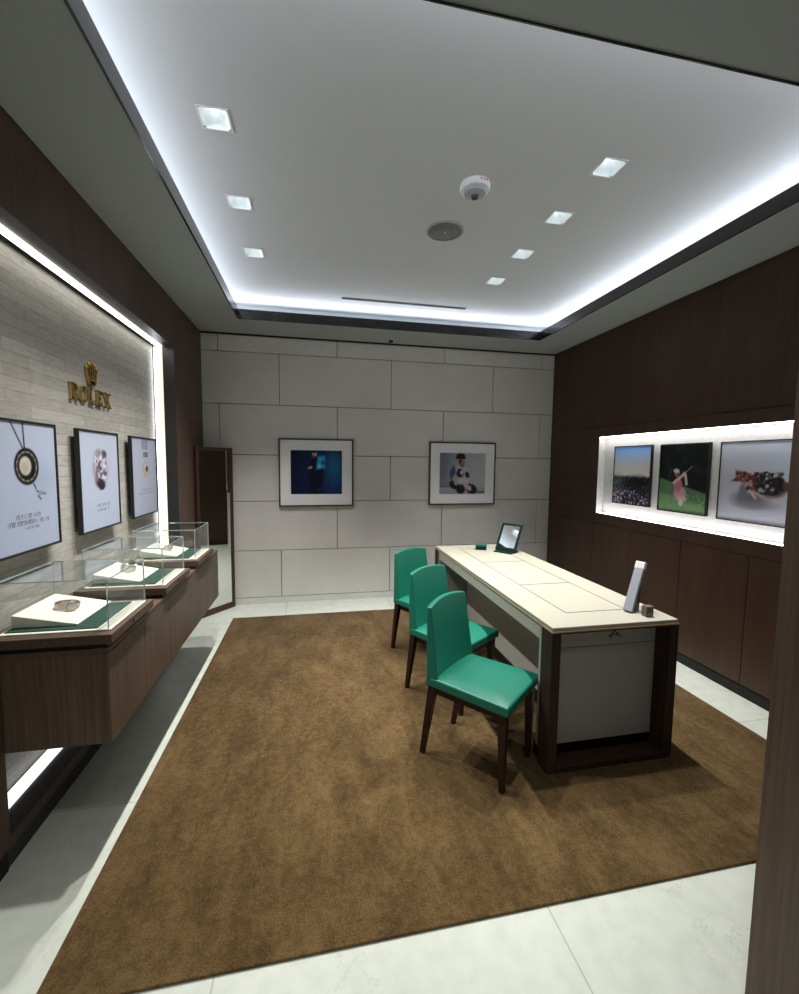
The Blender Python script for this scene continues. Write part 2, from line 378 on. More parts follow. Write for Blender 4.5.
def downlight(name_loc, label, group):
    x, y, z = name_loc
    t_ = thing('downlight', label, 'ceiling light', (x, y, z), 0, group)
    a, b_ = hs - .001, .028
    bm = bmesh.new()                                   # square trim ring, just below the ceiling
    o_, i_ = hs + .006, hs - .002
    for q in ((-o_, o_, -o_, -i_), (-o_, o_, i_, o_), (-o_, -i_, -i_, i_), (i_, o_, -i_, i_)): box(bm, *q, -.003, -.0003)
    obj('trim_ring', bm, M['white'], t_)
    bm = bmesh.new(); n_ = 24; ring = []; sq = []      # sloping reflector from a square mouth to a round neck
    for k in range(n_):
        an = 2 * math.pi * (k + .5) / n_; cx, cy = math.cos(an), math.sin(an); s_ = a / max(abs(cx), abs(cy))
        sq.append(bm.verts.new((cx * s_, cy * s_, 0))); ring.append(bm.verts.new((cx * b_, cy * b_, .055)))
    for k in range(n_): bm.faces.new((sq[k], ring[k], ring[(k + 1) % n_], sq[(k + 1) % n_]))
    obj('reflector', bm, M['cone'], t_)
    bm = bmesh.new(); cyl(bm, (0, 0, .060), b_ + .002, .006); obj('lens', bm, M['lens'], t_)
    return t_
ordl = ['nearest', 'second', 'farthest']; ordr = ['nearest', 'second', 'third', 'farthest']
GL, GR, GE = 'downlights in the left row of the raised ceiling', 'downlights in the right row of the raised ceiling', 'added unseen fill downlights over the entrance'
for i, (x, y) in enumerate(LAMPS):
    side = 'left' if i < 3 else 'right'; o_ = ordl[i] if i < 3 else ordr[i - 3]
    downlight((x, y, ZC), f'lit square recessed downlight, {o_} of the {side} row on the raised ceiling', GL if i < 3 else GR)
for i, (x, y) in enumerate(ENTRY_FILL):
    downlight((x, y, H), ['left', 'right'][i % 2] + ' square fill downlight, added and unseen, in the low ceiling ' + ['nearer the raised ceiling', 'farther out at the entrance'][i // 2], GE)

# ceiling devices
t_ = thing('smoke_detector', 'round white smoke detector under the raised ceiling', 'smoke detector', (.872, 2.344, ZC))
bm = bmesh.new(); lathe(bm, [(0, 0), (.080, 0), (.083, -.006), (.083, -.024), (.076, -.034), (.055, -.036), (0, -.036)], 40); obj('housing', bm, M['white'], t_, smooth=True)
bm = bmesh.new(); lathe(bm, [(.060, -.036), (.058, -.050), (.030, -.058), (0, -.060)], 32); d_ = obj('sensor_dome', bm, M['slab'], t_, smooth=True)
bm = bmesh.new(); lathe(bm, [(0, -.058), (.022, -.059), (.018, -.070), (0, -.071)], 20); obj('sensor_cap', bm, M['black'], t_, smooth=True)
bm = bmesh.new()
for k in range(3): cyl(bm, (.004 + .017 * k, -.0815 + .0018 * k * k, -.014), .0042, .006, 'Y', 10)
pl_ = plain('red_lamp', (.5, .03, .02), .4); obj('indicator', bm, pl_, t_)['label'] = 'small red indicator dots'
t_ = thing('ceiling_speaker', 'round grey speaker grille flush in the raised ceiling', 'speaker', (.849, 2.826, ZC))
bm = bmesh.new(); lathe(bm, [(.112, -.0005), (.124, -.0005), (.124, -.006), (.112, -.008)], 48); obj('rim', bm, M['slab'], t_, smooth=True)
bm = bmesh.new(); lathe(bm, [(0, -.010), (.06, -.009), (.112, -.005), (.112, -.0008), (0, -.0008)], 48); obj('grille', bm, M['grille'], t_, smooth=True)
bm = bmesh.new(); lathe(bm, [(0, -.0125), (.005, -.0125), (.006, -.009)], 12); obj('badge', bm, M['white'], t_)
t_ = thing('air_diffuser', 'long dark linear air slot near the far edge of the raised ceiling', 'vent', (.86, 4.135, ZC))
obj('slot', boxes((-.61, .61, -.012, .012, -.003, -.0005)), M['groove'], t_)
obj('blade', boxes((-.61, .61, -.015, -.0125, -.006, -.0005), (-.61, .61, .0125, .015, -.006, -.0005)), M['black'], t_)
t_ = thing('ceiling_camera', 'small white dome camera under the soffit above the stone wall', 'camera', (.79, 4.53, H))
bm = bmesh.new(); lathe(bm, [(0, -.0005), (.032, -.0005), (.034, -.014), (0, -.016)], 28); obj('base', bm, M['white'], t_, smooth=True)
bm = bmesh.new(); lathe(bm, [(.026, -.016), (.024, -.032), (.013, -.041), (0, -.044)], 24); obj('dome', bm, M['black'], t_, smooth=True)

# ------------------------------------------------------------ painted prints (per point colour on a fine grid)
m, nt, b = new_mat('printed_image'); M['print'] = m
at = nd(nt, 'ShaderNodeVertexColor', layer_name='ink'); nt.links.new(at.outputs[0], b.inputs['Base Color'])
b.inputs['Roughness'].default_value = .3; b.inputs['Specular IOR Level'].default_value = .3
lin = lambda c: np.where(np.asarray(c) / 255. <= .04045, np.asarray(c) / 255. / 12.92, ((np.asarray(c) / 255. + .055) / 1.055) ** 2.4)
class Paint:
    def __init__(s, w, h, n):
        s.nx = n; s.ny = int(n * h / w); s.a = h / w; s.w, s.h = w, h
        s.u, s.v = np.meshgrid(np.linspace(0, 1, s.nx + 1), np.linspace(0, 1, s.ny + 1)); s.c = np.zeros(s.u.shape + (3,)); s.u0, s.v0 = s.u, s.v; s.rs = np.random.RandomState(7)
    def put(s, mask, col, k=1.):
        mk = (np.clip(mask, 0, 1) * k)[..., None]; s.c = s.c * (1 - mk) + lin(col) * mk
    def fill(s, col): s.c[:] = lin(col)
    def grad(s, c0, c1, d=None):
        t = (s.v if d is None else d)[..., None].clip(0, 1); s.c = lin(c0) * (1 - t) + lin(c1) * t
    def ell(s, cx, cy, rx, ry, col, soft=.15, rot=0, k=1.):
        x, y = s.u - cx, (s.v - cy) * s.a; ca, sa = math.cos(R(rot)), math.sin(R(rot))
        d = np.hypot((x * ca + y * sa) / rx, (-x * sa + y * ca) / (ry * s.a)); s.put((1 + soft / 2 - d) / soft, col, k)
    def line(s, x0, y0, x1, y1, w, col, k=1.):
        px, py = s.u - x0, (s.v - y0) * s.a; dx, dy = x1 - x0, (y1 - y0) * s.a; L = dx * dx + dy * dy + 1e-9
        t = np.clip((px * dx + py * dy) / L, 0, 1); d = np.hypot(px - t * dx, py - t * dy); s.put((w - d) / (w * .5) + .3, col, k)
    def rect(s, x0, x1, y0, y1, col, soft=.006, k=1.):
        d = np.minimum(np.minimum(s.u - x0, x1 - s.u), np.minimum(s.v - y0, y1 - s.v)); s.put(d / soft + .5, col, k)
    def poly(s, pts, col, soft=.02, k=1.):          # convex, counter clockwise
        d = np.full(s.u.shape, 9.)
        for (x0, y0), (x1, y1) in zip(pts, pts[1:] + pts[:1]):
            nx, ny = -(y1 - y0), x1 - x0; L = math.hypot(nx, ny); d = np.minimum(d, ((s.u - x0) * nx + (s.v - y0) * ny) / L)
        s.put(d / soft + .5, col, k)
    def specks(s, n, box_, r, cols):
        for _ in range(n):
            x = s.rs.uniform(box_[0], box_[1]); y = s.rs.uniform(box_[2], box_[3]); q = r * s.rs.uniform(.5, 1.3)
            s.ell(x, y, q, q / s.a, cols[s.rs.randint(len(cols))], .6)
    def text(s, x0, x1, y, h, col, k=.62):
        x = x0; wd = 0
        while x < x1:
            w = h * s.a * s.rs.uniform(.5, .9); kk = s.rs.randint(4)
            if wd > 2 and s.rs.rand() < .28: x += w; wd = 0; continue
            lw = h * s.a * .13
            s.line(x, y, x, y + h, lw, col, k)
            if kk != 0: s.line(x, y + h * (.5 if kk == 1 else 1), x + w * .6, y + h * (.5 if kk == 1 else 1), lw, col, k)
            if kk >= 2: s.line(x + w * .6, y + h * (1 if kk == 2 else .0), x + w * .6, y, lw, col, k)
            if kk == 3: s.line(x, y, x + w * .6, y + h, lw, col, k)
            x += w; wd += 1
    def mesh(s, name, parent, y):
        nv = s.u.size; co = np.zeros((nv, 3)); co[:, 0] = s.u0.ravel() * s.w; co[:, 1] = y; co[:, 2] = s.v0.ravel() * s.h
        i = np.arange(s.nx)[None, :] + (s.nx + 1) * np.arange(s.ny)[:, None]
        f = np.stack([i, i + 1, i + s.nx + 2, i + s.nx + 1], -1).reshape(-1, 4)
        me = bpy.data.meshes.new(name); me.from_pydata(co.tolist(), [], f.tolist()); me.materials.append(M['print'])
        ca = me.color_attributes.new('ink', 'FLOAT_COLOR', 'POINT')
        ca.data.foreach_set('color', np.concatenate([s.c.reshape(-1, 3), np.ones((nv, 1))], 1).astype(np.float32).ravel())
        o = bpy.data.objects.new(name, me); COL.objects.link(o); o.parent = parent; return o
def framed(name, label, cat, loc, rotz, w, h, depth, fw, fmat, painter, mount=0., group=None, n=110, mount_b=None):
    """loc = lower left back corner as seen by a viewer; local x right, z up, -y towards the viewer."""
    t_ = thing(name, label, cat, loc, rotz, group)
    obj('frame', boxes((0, fw, -depth, 0, 0, h), (w - fw, w, -depth, 0, 0, h), (fw, w - fw, -depth, 0, 0, fw), (fw, w - fw, -depth, 0, h - fw, h)), fmat, t_, bevel=.0015, seg=1)
    pd = depth - .004
    if mount:
        mb = mount_b or mount
        obj('mount', boxes((fw, w - fw, -pd + .003, -.002, fw, h - fw)), M['mat_board'], t_)
        P = Paint(w - 2 * mount, h - mount - mb, n); painter(P); o = P.mesh('print', t_, -pd + .002); o.location = (mount, 0, mb)
    else:
        obj('backing', boxes((fw, w - fw, -pd + .004, -.002, fw, h - fw)), M['black'], t_)
        P = Paint(w - 2 * fw, h - 2 * fw, n); painter(P); o = P.mesh('print', t_, -pd + .002); o.location = (fw, 0, fw)
    return t_

# back wall photographs -----
def p_blue(P):
    P.grad((8, 12, 40), (18, 54, 110), P.u * .9 + .1 * P.v); P.ell(.84, .62, .13, .32, (40, 122, 165), 1.2, k=.8); P.ell(.8, .4, .3, .4, (20, 60, 108), 1.5, k=.4)
    P.poly([(.36, .02), (.64, .02), (.62, .72), (.52, .86), (.40, .80), (.33, .5)], (9, 13, 38), .06)
    P.poly([(.50, .58), (.66, .60), (.66, .88), (.53, .86)], (52, 168, 222), .06); P.ell(.62, .72, .035, .05, (18, 84, 140), .6); P.ell(.55, .64, .03, .05, (110, 205, 240), .8)
    P.ell(.46, .915, .045, .06, (196, 158, 146), .4); P.ell(.45, .965, .045, .03, (40, 26, 24), .5); P.ell(.43, .85, .04, .04, (80, 62, 74), .7)
    P.ell(.38, .61, .035, .028, (176, 168, 168), .6, 30); P.ell(.335, .585, .02, .02, (120, 112, 118), .8); P.ell(.57, .12, .07, .025, (32, 56, 100), 1., 35, .7); P.line(.66, .22, .64, .40, .008, (52, 62, 104), .6)
framed('framed_photograph', 'brown framed dark blue photograph of a person with a bright blue patch, on stone wall', 'picture', (-.385, YB - .003, 1.062), 0, .795, .733, .03, .016, M['frame_brown'], p_blue, .125, mount_b=.135)
def p_crouch(P):
    P.grad((112, 118, 134), (176, 180, 188), P.u); P.ell(.75, .55, .35, .5, (180, 184, 188), 1.6, k=.6); P.rect(0, 1, 0, .17, (158, 159, 166), .02); P.rect(0, .35, .17, .19, (80, 84, 96), .02)
    P.ell(.33, .22, .13, .10, (24, 22, 28), .3, -25); P.ell(.46, .12, .10, .12, (22, 22, 34), .3, 10); P.ell(.70, .12, .13, .12, (26, 22, 26), .3, -30); P.ell(.60, .22, .16, .06, (30, 27, 30), .3, -28)
    P.poly([(.34, .26), (.62, .22), (.68, .45), (.62, .64), (.48, .72), (.33, .66), (.24, .55), (.29, .38)], (184, 184, 192), .04)
    P.ell(.28, .52, .06, .16, (66, 74, 98), .5, -12); P.ell(.44, .50, .085, .10, (36, 38, 52), .4); P.ell(.48, .53, .035, .05, (190, 196, 208), .6); P.ell(.60, .47, .05, .08, (40, 44, 58), .5, 20); P.ell(.43, .60, .05, .025, (44, 44, 56), .5)
    P.line(.33, .42, .36, .26, .045, (168, 152, 142)); P.line(.56, .22, .66, .12, .04, (186, 172, 170)); P.ell(.63, .16, .06, .05, (196, 168, 156), .5)
    P.ell(.465, .78, .075, .10, (164, 112, 94), .3); P.ell(.44, .80, .03, .07, (80, 48, 42), .6); P.ell(.45, .93, .10, .065, (18, 16, 20), .25); P.rect(.34, .56, .855, .905, (24, 20, 24), .02); P.ell(.49, .69, .05, .03, (130, 92, 82), .6)
    P.ell(.90, .05, .10, .02, (60, 60, 64), 1.)
framed('framed_photograph', 'brown framed grey photograph of a crouching person in a patterned sweater, on stone wall', 'picture', (1.274, YB - .003, 1.066), 0, .805, .725, .03, .016, M['frame_brown'], p_crouch, .125)

# posters on the alcove stone -----
PAPER = (196, 203, 222)
def p_pendant(P):
    P.grad((170, 179, 204), (180, 189, 210)); P.ell(.78, .55, .14, .12, (150, 166, 190), 1.4, k=.6); P.ell(.70, .38, .12, .05, (168, 178, 204), 1.4, k=.6)
    for (x0, x1) in ((.33, .49), (.50, .51)):
        for k in range(11):
            t = k / 10; P.ell(x0 + (x1 - x0) * t, 1.0 - .205 * t, .013, .012, (30, 28, 40), .6)
    P.ell(.53, .66, .185, .148, (22, 20, 28), .10); 
    for k in range(40):
        a = k * math.pi / 20; P.ell(.53 + .145 * math.cos(a), .66 + .115 * math.sin(a), .010, .008, ((110, 104, 96) if k % 3 else (160, 150, 120)), .8)
    P.ell(.53, .66, .10, .08, (20, 18, 24), .3); P.ell(.51, .665, .085, .072, (196, 190, 176), .25); P.ell(.50, .65, .05, .045, (178, 170, 156), .8)
    P.line(.62, .52, .65, .48, .010, (40, 38, 50)); P.line(.66, .46, .80, .43, .012, (96, 100, 112)); P.line(.68, .42, .72, .39, .012, (90, 94, 106)); P.ell(.72, .44, .04, .02, (140, 146, 160), .8)
    P.text(.34, .74, .255, .030, (34, 34, 48)); P.text(.22, .84, .205, .030, (34, 34, 48)); P.text(.45, .66, .165, .018, (50, 50, 66))
def p_clasp(P):
    P.grad((172, 182, 204), (182, 191, 210)); P.ell(.68, .56, .16, .12, (172, 180, 200), 1.4, k=.7)
    P.ell(.50, .62, .20, .20, (150, 140, 156), .35); P.ell(.52, .63, .15, .15, (196, 192, 204), .4)
    P.specks(60, (.36, .66, .50, .80), .028, [(110, 98, 116), (176, 168, 184), (88, 76, 94), (206, 202, 214)])
    P.ell(.62, .78, .07, .04, (84, 76, 92), .5, -20); P.ell(.44, .78, .05, .05, (150, 142, 156), .6); P.ell(.50, .655, .06, .05, (72, 64, 80), .6); P.ell(.53, .665, .03, .025, (190, 184, 196), .6)
    P.ell(.49, .47, .13, .055, (52, 38, 54), .5, -14); P.ell(.52, .435, .08, .04, (40, 28, 42), .5); P.ell(.40, .56, .04, .08, (120, 106, 124), .6)
    P.text(.38, .72, .225, .026, (52, 52, 66)); P.text(.40, .70, .18, .018, (60, 60, 74))
def p_ring(P):
    P.grad((168, 176, 196), (176, 183, 202))
    for x in (.42, .49, .56, .62): P.rect(x - .02, x + .022, .86, 1.0, (126, 120, 146), .01)
    P.rect(.46, .64, .76, .82, (54, 50, 66), .02); P.ell(.52, .79, .02, .012, (190, 190, 204), .6); P.ell(.59, .79, .02, .012, (150, 150, 164), .6)
    P.ell(.55, .595, .15, .095, (168, 160, 168), .4); P.ell(.55, .595, .10, .07, (204, 198, 196), .5); P.ell(.58, .60, .055, .045, (36, 34, 46), .5); P.ell(.50, .57, .04, .04, (196, 160, 120), .8); P.ell(.55, .52, .05, .02, (186, 150, 120), .8)
    P.text(.34, .76, .315, .022, (110, 112, 130)); P.text(.24, .84, .27, .020, (118, 120, 138)); 
PD = .024
for lab, y0, pf in (('black framed poster of a round dark pendant on a chain, nearest in the alcove', 1.92, p_pendant),
                    ('black framed poster of a silvery wristwatch lying coiled, middle one in the alcove', 2.590, p_clasp),
                    ('black framed poster of a small watch under a ribbon, farthest in the alcove', 3.262, p_ring)):
    t_ = framed('poster', lab, 'poster', (-1.2745, y0, 1.132), R(90), .472, .584, PD, .011, M['black'], pf, group='posters on the alcove stone', n=130)
    obj('wall_bracket', boxes((.06, .41, .0005, .0245, .06, .52)), M['black'], t_)

# pictures in the right niche -----
def p_crowd(P):
    P.grad((250, 246, 240), (110, 182, 255), (P.v - .5) * 2); P.ell(.9, .62, .7, .12, (224, 218, 206), 1.4, k=.6)
    P.rect(-.1, 1.1, -.1, .48, (30, 32, 40), .05); P.ell(.05, .34, .28, .16, (122, 132, 150), 1.2, k=.8); P.ell(.66, .34, .38, .15, (16, 17, 22), .8)
    P.specks(160, (0, 1, .24, .48), .018, [(40, 44, 56), (18, 18, 24), (84, 82, 92), (30, 32, 40)]); P.specks(190, (0, 1, .0, .23), .02, [(196, 178, 204), (120, 92, 140), (52, 40, 66), (222, 214, 226), (92, 62, 108), (30, 24, 40)])
def p_golf(P):
    P.fill((14, 22, 22)); P.specks(60, (0, 1, .5, 1), .07, [(16, 28, 28), (10, 16, 17), (22, 38, 38), (12, 18, 20)])
    P.poly([(-.2, -.2), (1.2, -.2), (1.2, .24), (-.2, .52)], (122, 160, 114), .04); P.poly([(-.2, .30), (1.2, .08), (1.2, .24), (-.2, .52)], (88, 128, 92), .06)
    P.specks(90, (0, 1, 0, .26), .018, [(132, 170, 124), (104, 144, 102), (120, 160, 114)])
    P.ell(.47, .27, .13, .11, (206, 162, 176), .25); P.ell(.42, .40, .09, .11, (196, 120, 142), .3); P.ell(.52, .20, .10, .04, (220, 190, 198), .4)
    P.line(.33, .43, .52, .55, .03, (226, 196, 186)); P.line(.60, .42, .56, .58, .028, (208, 190, 190)); P.ell(.39, .575, .055, .05, (196, 150, 136), .3); P.ell(.37, .61, .06, .03, (226, 222, 226), .4); P.ell(.40, .555, .04, .016, (110, 40, 50), .5)
    P.ell(.54, .565, .035, .03, (226, 196, 190), .5); P.line(.54, .57, .70, .68, .008, (150, 150, 154)); P.line(.21, .52, .25, .62, .02, (66, 80, 84), .7); P.ell(.5, .14, .05, .05, (228, 216, 216), .5)
def p_watch(P):
    P.u = P.u / .66 + .03; P.a /= .66
    P.grad((222, 226, 248), (214, 226, 248)); P.ell(.1, .5, .5, .35, (178, 176, 182), 1.6, k=.6)
    P.ell(.42, .28, .20, .10, (120, 120, 134), .9); P.ell(.34, .36, .05, .12, (126, 126, 138), .6); P.ell(.50, .22, .22, .05, (150, 150, 166), 1.2, k=.8)
    P.poly([(.18, .50), (.28, .50), (.30, .55), (.24, .55)], (70, 42, 46), .02); P.poly([(.24, .52), (.36, .48), (.38, .62), (.23, .645)], (128, 58, 60), .03)
    P.specks(26, (.24, .37, .5, .63), .016, [(92, 30, 36), (168, 120, 112), (60, 24, 28)])
    P.ell(.62, .47, .23, .155, (184, 150, 150), .12, -12); P.ell(.63, .48, .20, .135, (46, 44, 50), .2, -12)
    P.specks(90, (.48, .78, .38, .62), .022, [(28, 27, 32), (96, 94, 100), (190, 190, 196), (54, 52, 58), (20, 19, 24)])
    P.line(.40, .58, .46, .38, .035, (140, 76, 78)); P.line(.46, .38, .64, .295, .016, (206, 176, 172)); P.line(.38, .44, .50, .30, .014, (220, 206, 206)); P.specks(26, (.36, .48, .42, .62), .02, [(104, 44, 48), (196, 160, 156), (72, 34, 38)])
    P.ell(.88, .45, .10, .06, (120, 70, 70), .3, -20)
NX = 2.8765
framed('framed_print', 'black framed print of blue sky over a dark crowd, farthest in the lit niche', 'picture', (NX, 3.655, 1.182), R(-90), .465, .545, .026, .008, M['black'], p_crowd, group='prints in the lit niche')
framed('framed_print', 'black framed print of a golfer in pink on green grass, in the lit niche', 'picture', (NX, 3.095, 1.172), R(-90), .458, .552, .026, .009, M['black'], p_golf, group='prints in the lit niche')
framed('framed_print', 'large pale print of a dark and red wristwatch, right end of the lit niche', 'picture', (NX, 2.552, 1.168), R(-90), .86, .553, .026, .008, M['black'], p_watch, group='prints in the lit niche', n=170)

# ------------------------------------------------------------ gold sign on the stone (local x = along wall, z up, -y out)
sg = thing('wall_sign', 'gold letters and small crown fixed to the stone above the middle poster', 'sign', (-1.2995, 2.610, 1.872), R(90))
def seg(bm, x0, z0, x1, z1, w, d=.014):
    dx, dz = x1 - x0, z1 - z0; L = math.hypot(dx, dz); nx, nz = -dz / L * w / 2, dx / L * w / 2
    prism(bm, [(x0 + nx, z0 + nz), (x1 + nx, z1 + nz), (x1 - nx, z1 - nz), (x0 - nx, z0 - nz)], -d, 0)
def arc(bm, cx, cz, rx, rz, a0, a1, w0, w1, n=20, d=.014):
    for k in range(n):
        p0, p1 = R(a0 + (a1 - a0) * k / n), R(a0 + (a1 - a0) * (k + 1) / n)
        def q(a, s):
            w = w0 + (w1 - w0) * abs(math.sin(a)); return (cx + (rx + s * w / 2) * math.cos(a), cz + (rz + s * w / 2) * math.sin(a))
        prism(bm, [q(p0, -1), q(p0, 1), q(p1, 1), q(p1, -1)], -d, 0)
def letter(ch, x):
    bm = bmesh.new(); h = .092; T, t = .019, .008
    if ch == 'R':
        seg(bm, .016, 0, .016, h, T); seg(bm, 0, .004, .034, .004, t); seg(bm, -.002, h - .004, .044, h - .004, t)
        arc(bm, .044, h * .745, .020, .0195, -90, 90, T * .9, t); seg(bm, .02, h * .49, .046, h * .49, t); seg(bm, .040, h * .49, .072, .002, T * .85); seg(bm, .064, .004, .086, .004, t)
    if ch == 'O': arc(bm, .046, h / 2, .036, .042, 0, 360, T, t, 32)
    if ch == 'L':
        seg(bm, .016, 0, .016, h, T); seg(bm, 0, h - .004, .034, h - .004, t); seg(bm, 0, .004, .066, .004, t); seg(bm, .063, 0, .063, .026, t)
    if ch == 'E':
        seg(bm, .016, 0, .016, h, T); seg(bm, 0, h - .004, .062, h - .004, t); seg(bm, 0, .004, .066, .004, t); seg(bm, .02, h / 2, .046, h / 2, t)
        seg(bm, .059, h, .059, h - .024, t); seg(bm, .063, 0, .063, .026, t); seg(bm, .046, h / 2 - .012, .046, h / 2 + .012, t * .8)
    if ch == 'X':
        seg(bm, .012, h, .070, 0, T); seg(bm, .068, h, .014, 0, t); seg(bm, 0, h - .004, .030, h - .004, t); seg(bm, .056, h - .004, .084, h - .004, t); seg(bm, -.002, .004, .026, .004, t); seg(bm, .054, .004, .086, .004, t)
    o = obj('letter', bm, M['gold'], sg); o.location = (x, -.001, 0)
for ch, x in (('R', .0), ('O', .092), ('L', .196), ('E', .284), ('X', .376)): letter(ch, x)
bm = bmesh.new()
tips = [(-.058, .098), (-.031, .120), (0, .128), (.031, .120), (.058, .098)]
for (x, z), bx_ in zip(tips, (-.030, -.016, 0, .016, .030)):
    prism(bm, [(bx_ - .009, .018), (bx_ + .009, .018), (x + .003, z), (x - .003, z)], -.014, 0)
    bmesh.ops.create_uvsphere(bm, u_segments=12, v_segments=8, radius=.0095, matrix=Matrix.Translation((x, -.010, z + .006)))
arc(bm, 0, .014, .034, .010, 0, 360, .010, .009, 28)
o = obj('crown_emblem', bm, M['gold'], sg); o.location = (.238, -.001, .105); o['label'] = 'gold five-pointed crown'

# ------------------------------------------------------------ wall cabinet
CF, CT, CB, CY0, CY1 = -.780, .832, .452, 1.748, 3.60
cb_ = thing('wall_cabinet', 'long brown wood cabinet hung in the alcove, carrying the glass cases', 'cabinet', (-1.03, 2.67, CB))
off = Vector((-1.03, 2.67, CB))
def rel(bm, o_=off): bmesh.ops.translate(bm, verts=bm.verts, vec=-o_); return bm
obj('body', rel(boxes((-1.296, CF - .021, CY0, CY1, CB, CT - .020))), M['wood_cab'], cb_, bevel=.0015, seg=1)
obj('top', rel(boxes((-1.296, CF, CY0 - .001, CY1, CT - .0195, CT))), M['wood_base'], cb_, bevel=.0015, seg=1)
ys = [CY0, 2.096, 2.438, 2.82, 3.21, CY1]
for a, c in zip(ys, ys[1:]):
    obj('door', rel(boxes((CF - .0205, CF, a + .0015, c - .0015, CB, CT - .022))), M['wood_cab'], cb_, bevel=.001, seg=1)

# ------------------------------------------------------------ glass display cases
def case(label):
    t_ = thing('display_case', label, 'display case', (0, 0, 0), 0, 'glass cases on the wall cabinet')   # origin: front near corner of base, on the cabinet top
    D, L = .43, .425
    obj('plinth', boxes((-D + .015, -.022, .014, L - .014, .0005, .018)), M['black'], t_)
    bs = obj('base', boxes((-D, 0, 0, L, .0185, .0555)), M['wood_base'], t_, bevel=.002)
    bm = bmesh.new(); cyl(bm, (.0015, .20, .037), .007, .004, 'X', 16); obj('lock', bm, M['black'], bs)
    obj('deck', boxes((-D + .03, -.022, .045, L - .03, .056, .059)), M['pad'], t_)
    obj('inset', boxes((-D + .04, -.075, .062, L - .045, .0595, .063)), M['green_pad'], t_)
    bm = bmesh.new(); y0, y1 = .095, .378                 # sloping cream pad
    hexa(bm, [(-.385, y0, .066), (-.160, y0, .064), (-.160, y1, .064), (-.385, y1, .066), (-.385, y0, .116), (-.160, y0, .070), (-.160, y1, .070), (-.385, y1, .116)])
    obj('pad', bm, M['pad'], t_, bevel=.002)
    gx0, gx1, gy0, gy1, z0, z1, g = -D + .025, -.028, .048, L - .018, .0562, .252, .005
    def pane(x0, x1, y0, y1, za, zb, thin):
        bm = bmesh.new(); fs = box(bm, x0, x1, y0, y1, za, zb)
        bm.normal_update()
        for f in fs: f.material_index = 0 if abs(f.normal[thin]) > .5 else 1
        obj('glass_pane', bm, [M['glass'], M['glass_edge']], t_)
    pane(gx1 - g, gx1, gy0, gy1, z0, z1, 0); pane(gx0, gx0 + g, gy0, gy1, z0, z1, 0)
    pane(gx0 + g + .0003, gx1 - g - .0003, gy0, gy0 + g, z0, z1, 1); pane(gx0 + g + .0003, gx1 - g - .0003, gy1 - g, gy1, z0, z1, 1)
    pane(gx0, gx1, gy0, gy1, z1 + .0003, z1 + g, 2)
    return t_
CX, C0 = -.763, 1.742
CYS = [C0, C0 + .605, C0 + 1.215]
c1 = case('nearest glass display case on the wall cabinet, holding a rose grey wristwatch')
c1.location = (CX, CYS[0], CT)
dup(c1, (CX, CYS[1], CT), 0, 'middle glass display case on the wall cabinet'); dup(c1, (CX, CYS[2], CT), 0, 'glass display case farthest along the wall cabinet, near the standing mirror')
def watch(label, loc, rotz, mat):
    t_ = thing('wristwatch', label, 'watch', loc, rotz, 'wristwatches in the glass cases')
    sl = R(-14.4)                                         # lies on the pad slope
    pts = [(.034 * math.cos(a), .046 * math.sin(a), .012) for a in np.linspace(0, 2 * math.pi, 24, endpoint=False)]
    bm = bmesh.new()
    for k in range(24):
        a = 2 * math.pi * k / 24
        res = bmesh.ops.create_cube(bm, size=1, matrix=Matrix.Translation((.030 * math.cos(a), .042 * math.sin(a), .013)) @ Matrix.Rotation(a, 4, 'Z') @ Matrix.Diagonal((.006, .0105, .022, 1)))
    obj('bracelet', bm, mat, t_, bevel=.001, seg=1)
    bm = bmesh.new(); cyl(bm, (.036, 0, .022), .019, .010, 'X', 28); c_ = obj('watch_case', bm, M['steel'], t_, bevel=.001)
    bm = bmesh.new(); cyl(bm, (.0415, 0, .022), .0155, .0015, 'X', 28); obj('dial', bm, M['dial'], c_)
    bm = bmesh.new(); cyl(bm, (.036, .021, .022), .003, .005, 'Y', 10); obj('crown', bm, M['steel'], c_)
    return t_
def on_pad(i, fx, fy):
    x = -.385 + .225 * fx; z = .116 - .046 * fx; return (CX + x, CYS[i] + .095 + .283 * fy, CT + z + .001)
for i, (fx, fy, rz, mt, lab) in enumerate(((.52, .50, -.7, 'rose', 'rose grey wristwatch standing coiled on the pad of the nearest glass case'),
                                           (.45, .55, .4, 'steel', 'steel wristwatch coiled on the pad of the middle glass case'),
                                           (.5, .5, -.3, 'steel', 'steel wristwatch coiled on the pad of the farthest glass case'))):
    w_ = watch(lab, on_pad(i, fx, fy), 0, M[mt]); w_.rotation_euler = (0, math.atan2(.046, .225), rz); w_.rotation_mode = 'ZYX' if False else 'XYZ'
    w_.rotation_euler = (Matrix.Rotation(math.atan2(.046, .225), 3, 'Y') @ Matrix.Rotation(rz, 3, 'Z')).to_euler()

# ------------------------------------------------------------ standing mirror in the back left corner
mw, mh = .43, 1.68
ang = math.atan2(.78, .625)
mr = thing('floor_mirror', 'tall brown framed mirror standing in the corner between the wood and stone walls', 'mirror', (-.842, 4.662, 0), ang)
# local: x from -mw to 0 along the mirror, -y is the reflecting side
fw, fd = .032, .05
obj('frame', boxes((-mw, -mw + fw, 0, fd, .001, mh), (-fw, 0, 0, fd, .001, mh), (-mw + fw, -fw, 0, fd, .001, fw + .03), (-mw + fw, -fw, 0, fd, mh - fw, mh)), M['mirror_wood'], mr, bevel=.004)
obj('mirror_glass', boxes((-mw + fw, -fw, .010, .016, fw + .03, mh - fw)), M['mirror'], mr)
obj('backing', boxes((-mw + fw, -fw, .0165, .04, fw + .03, mh - fw)), M['black'], mr)

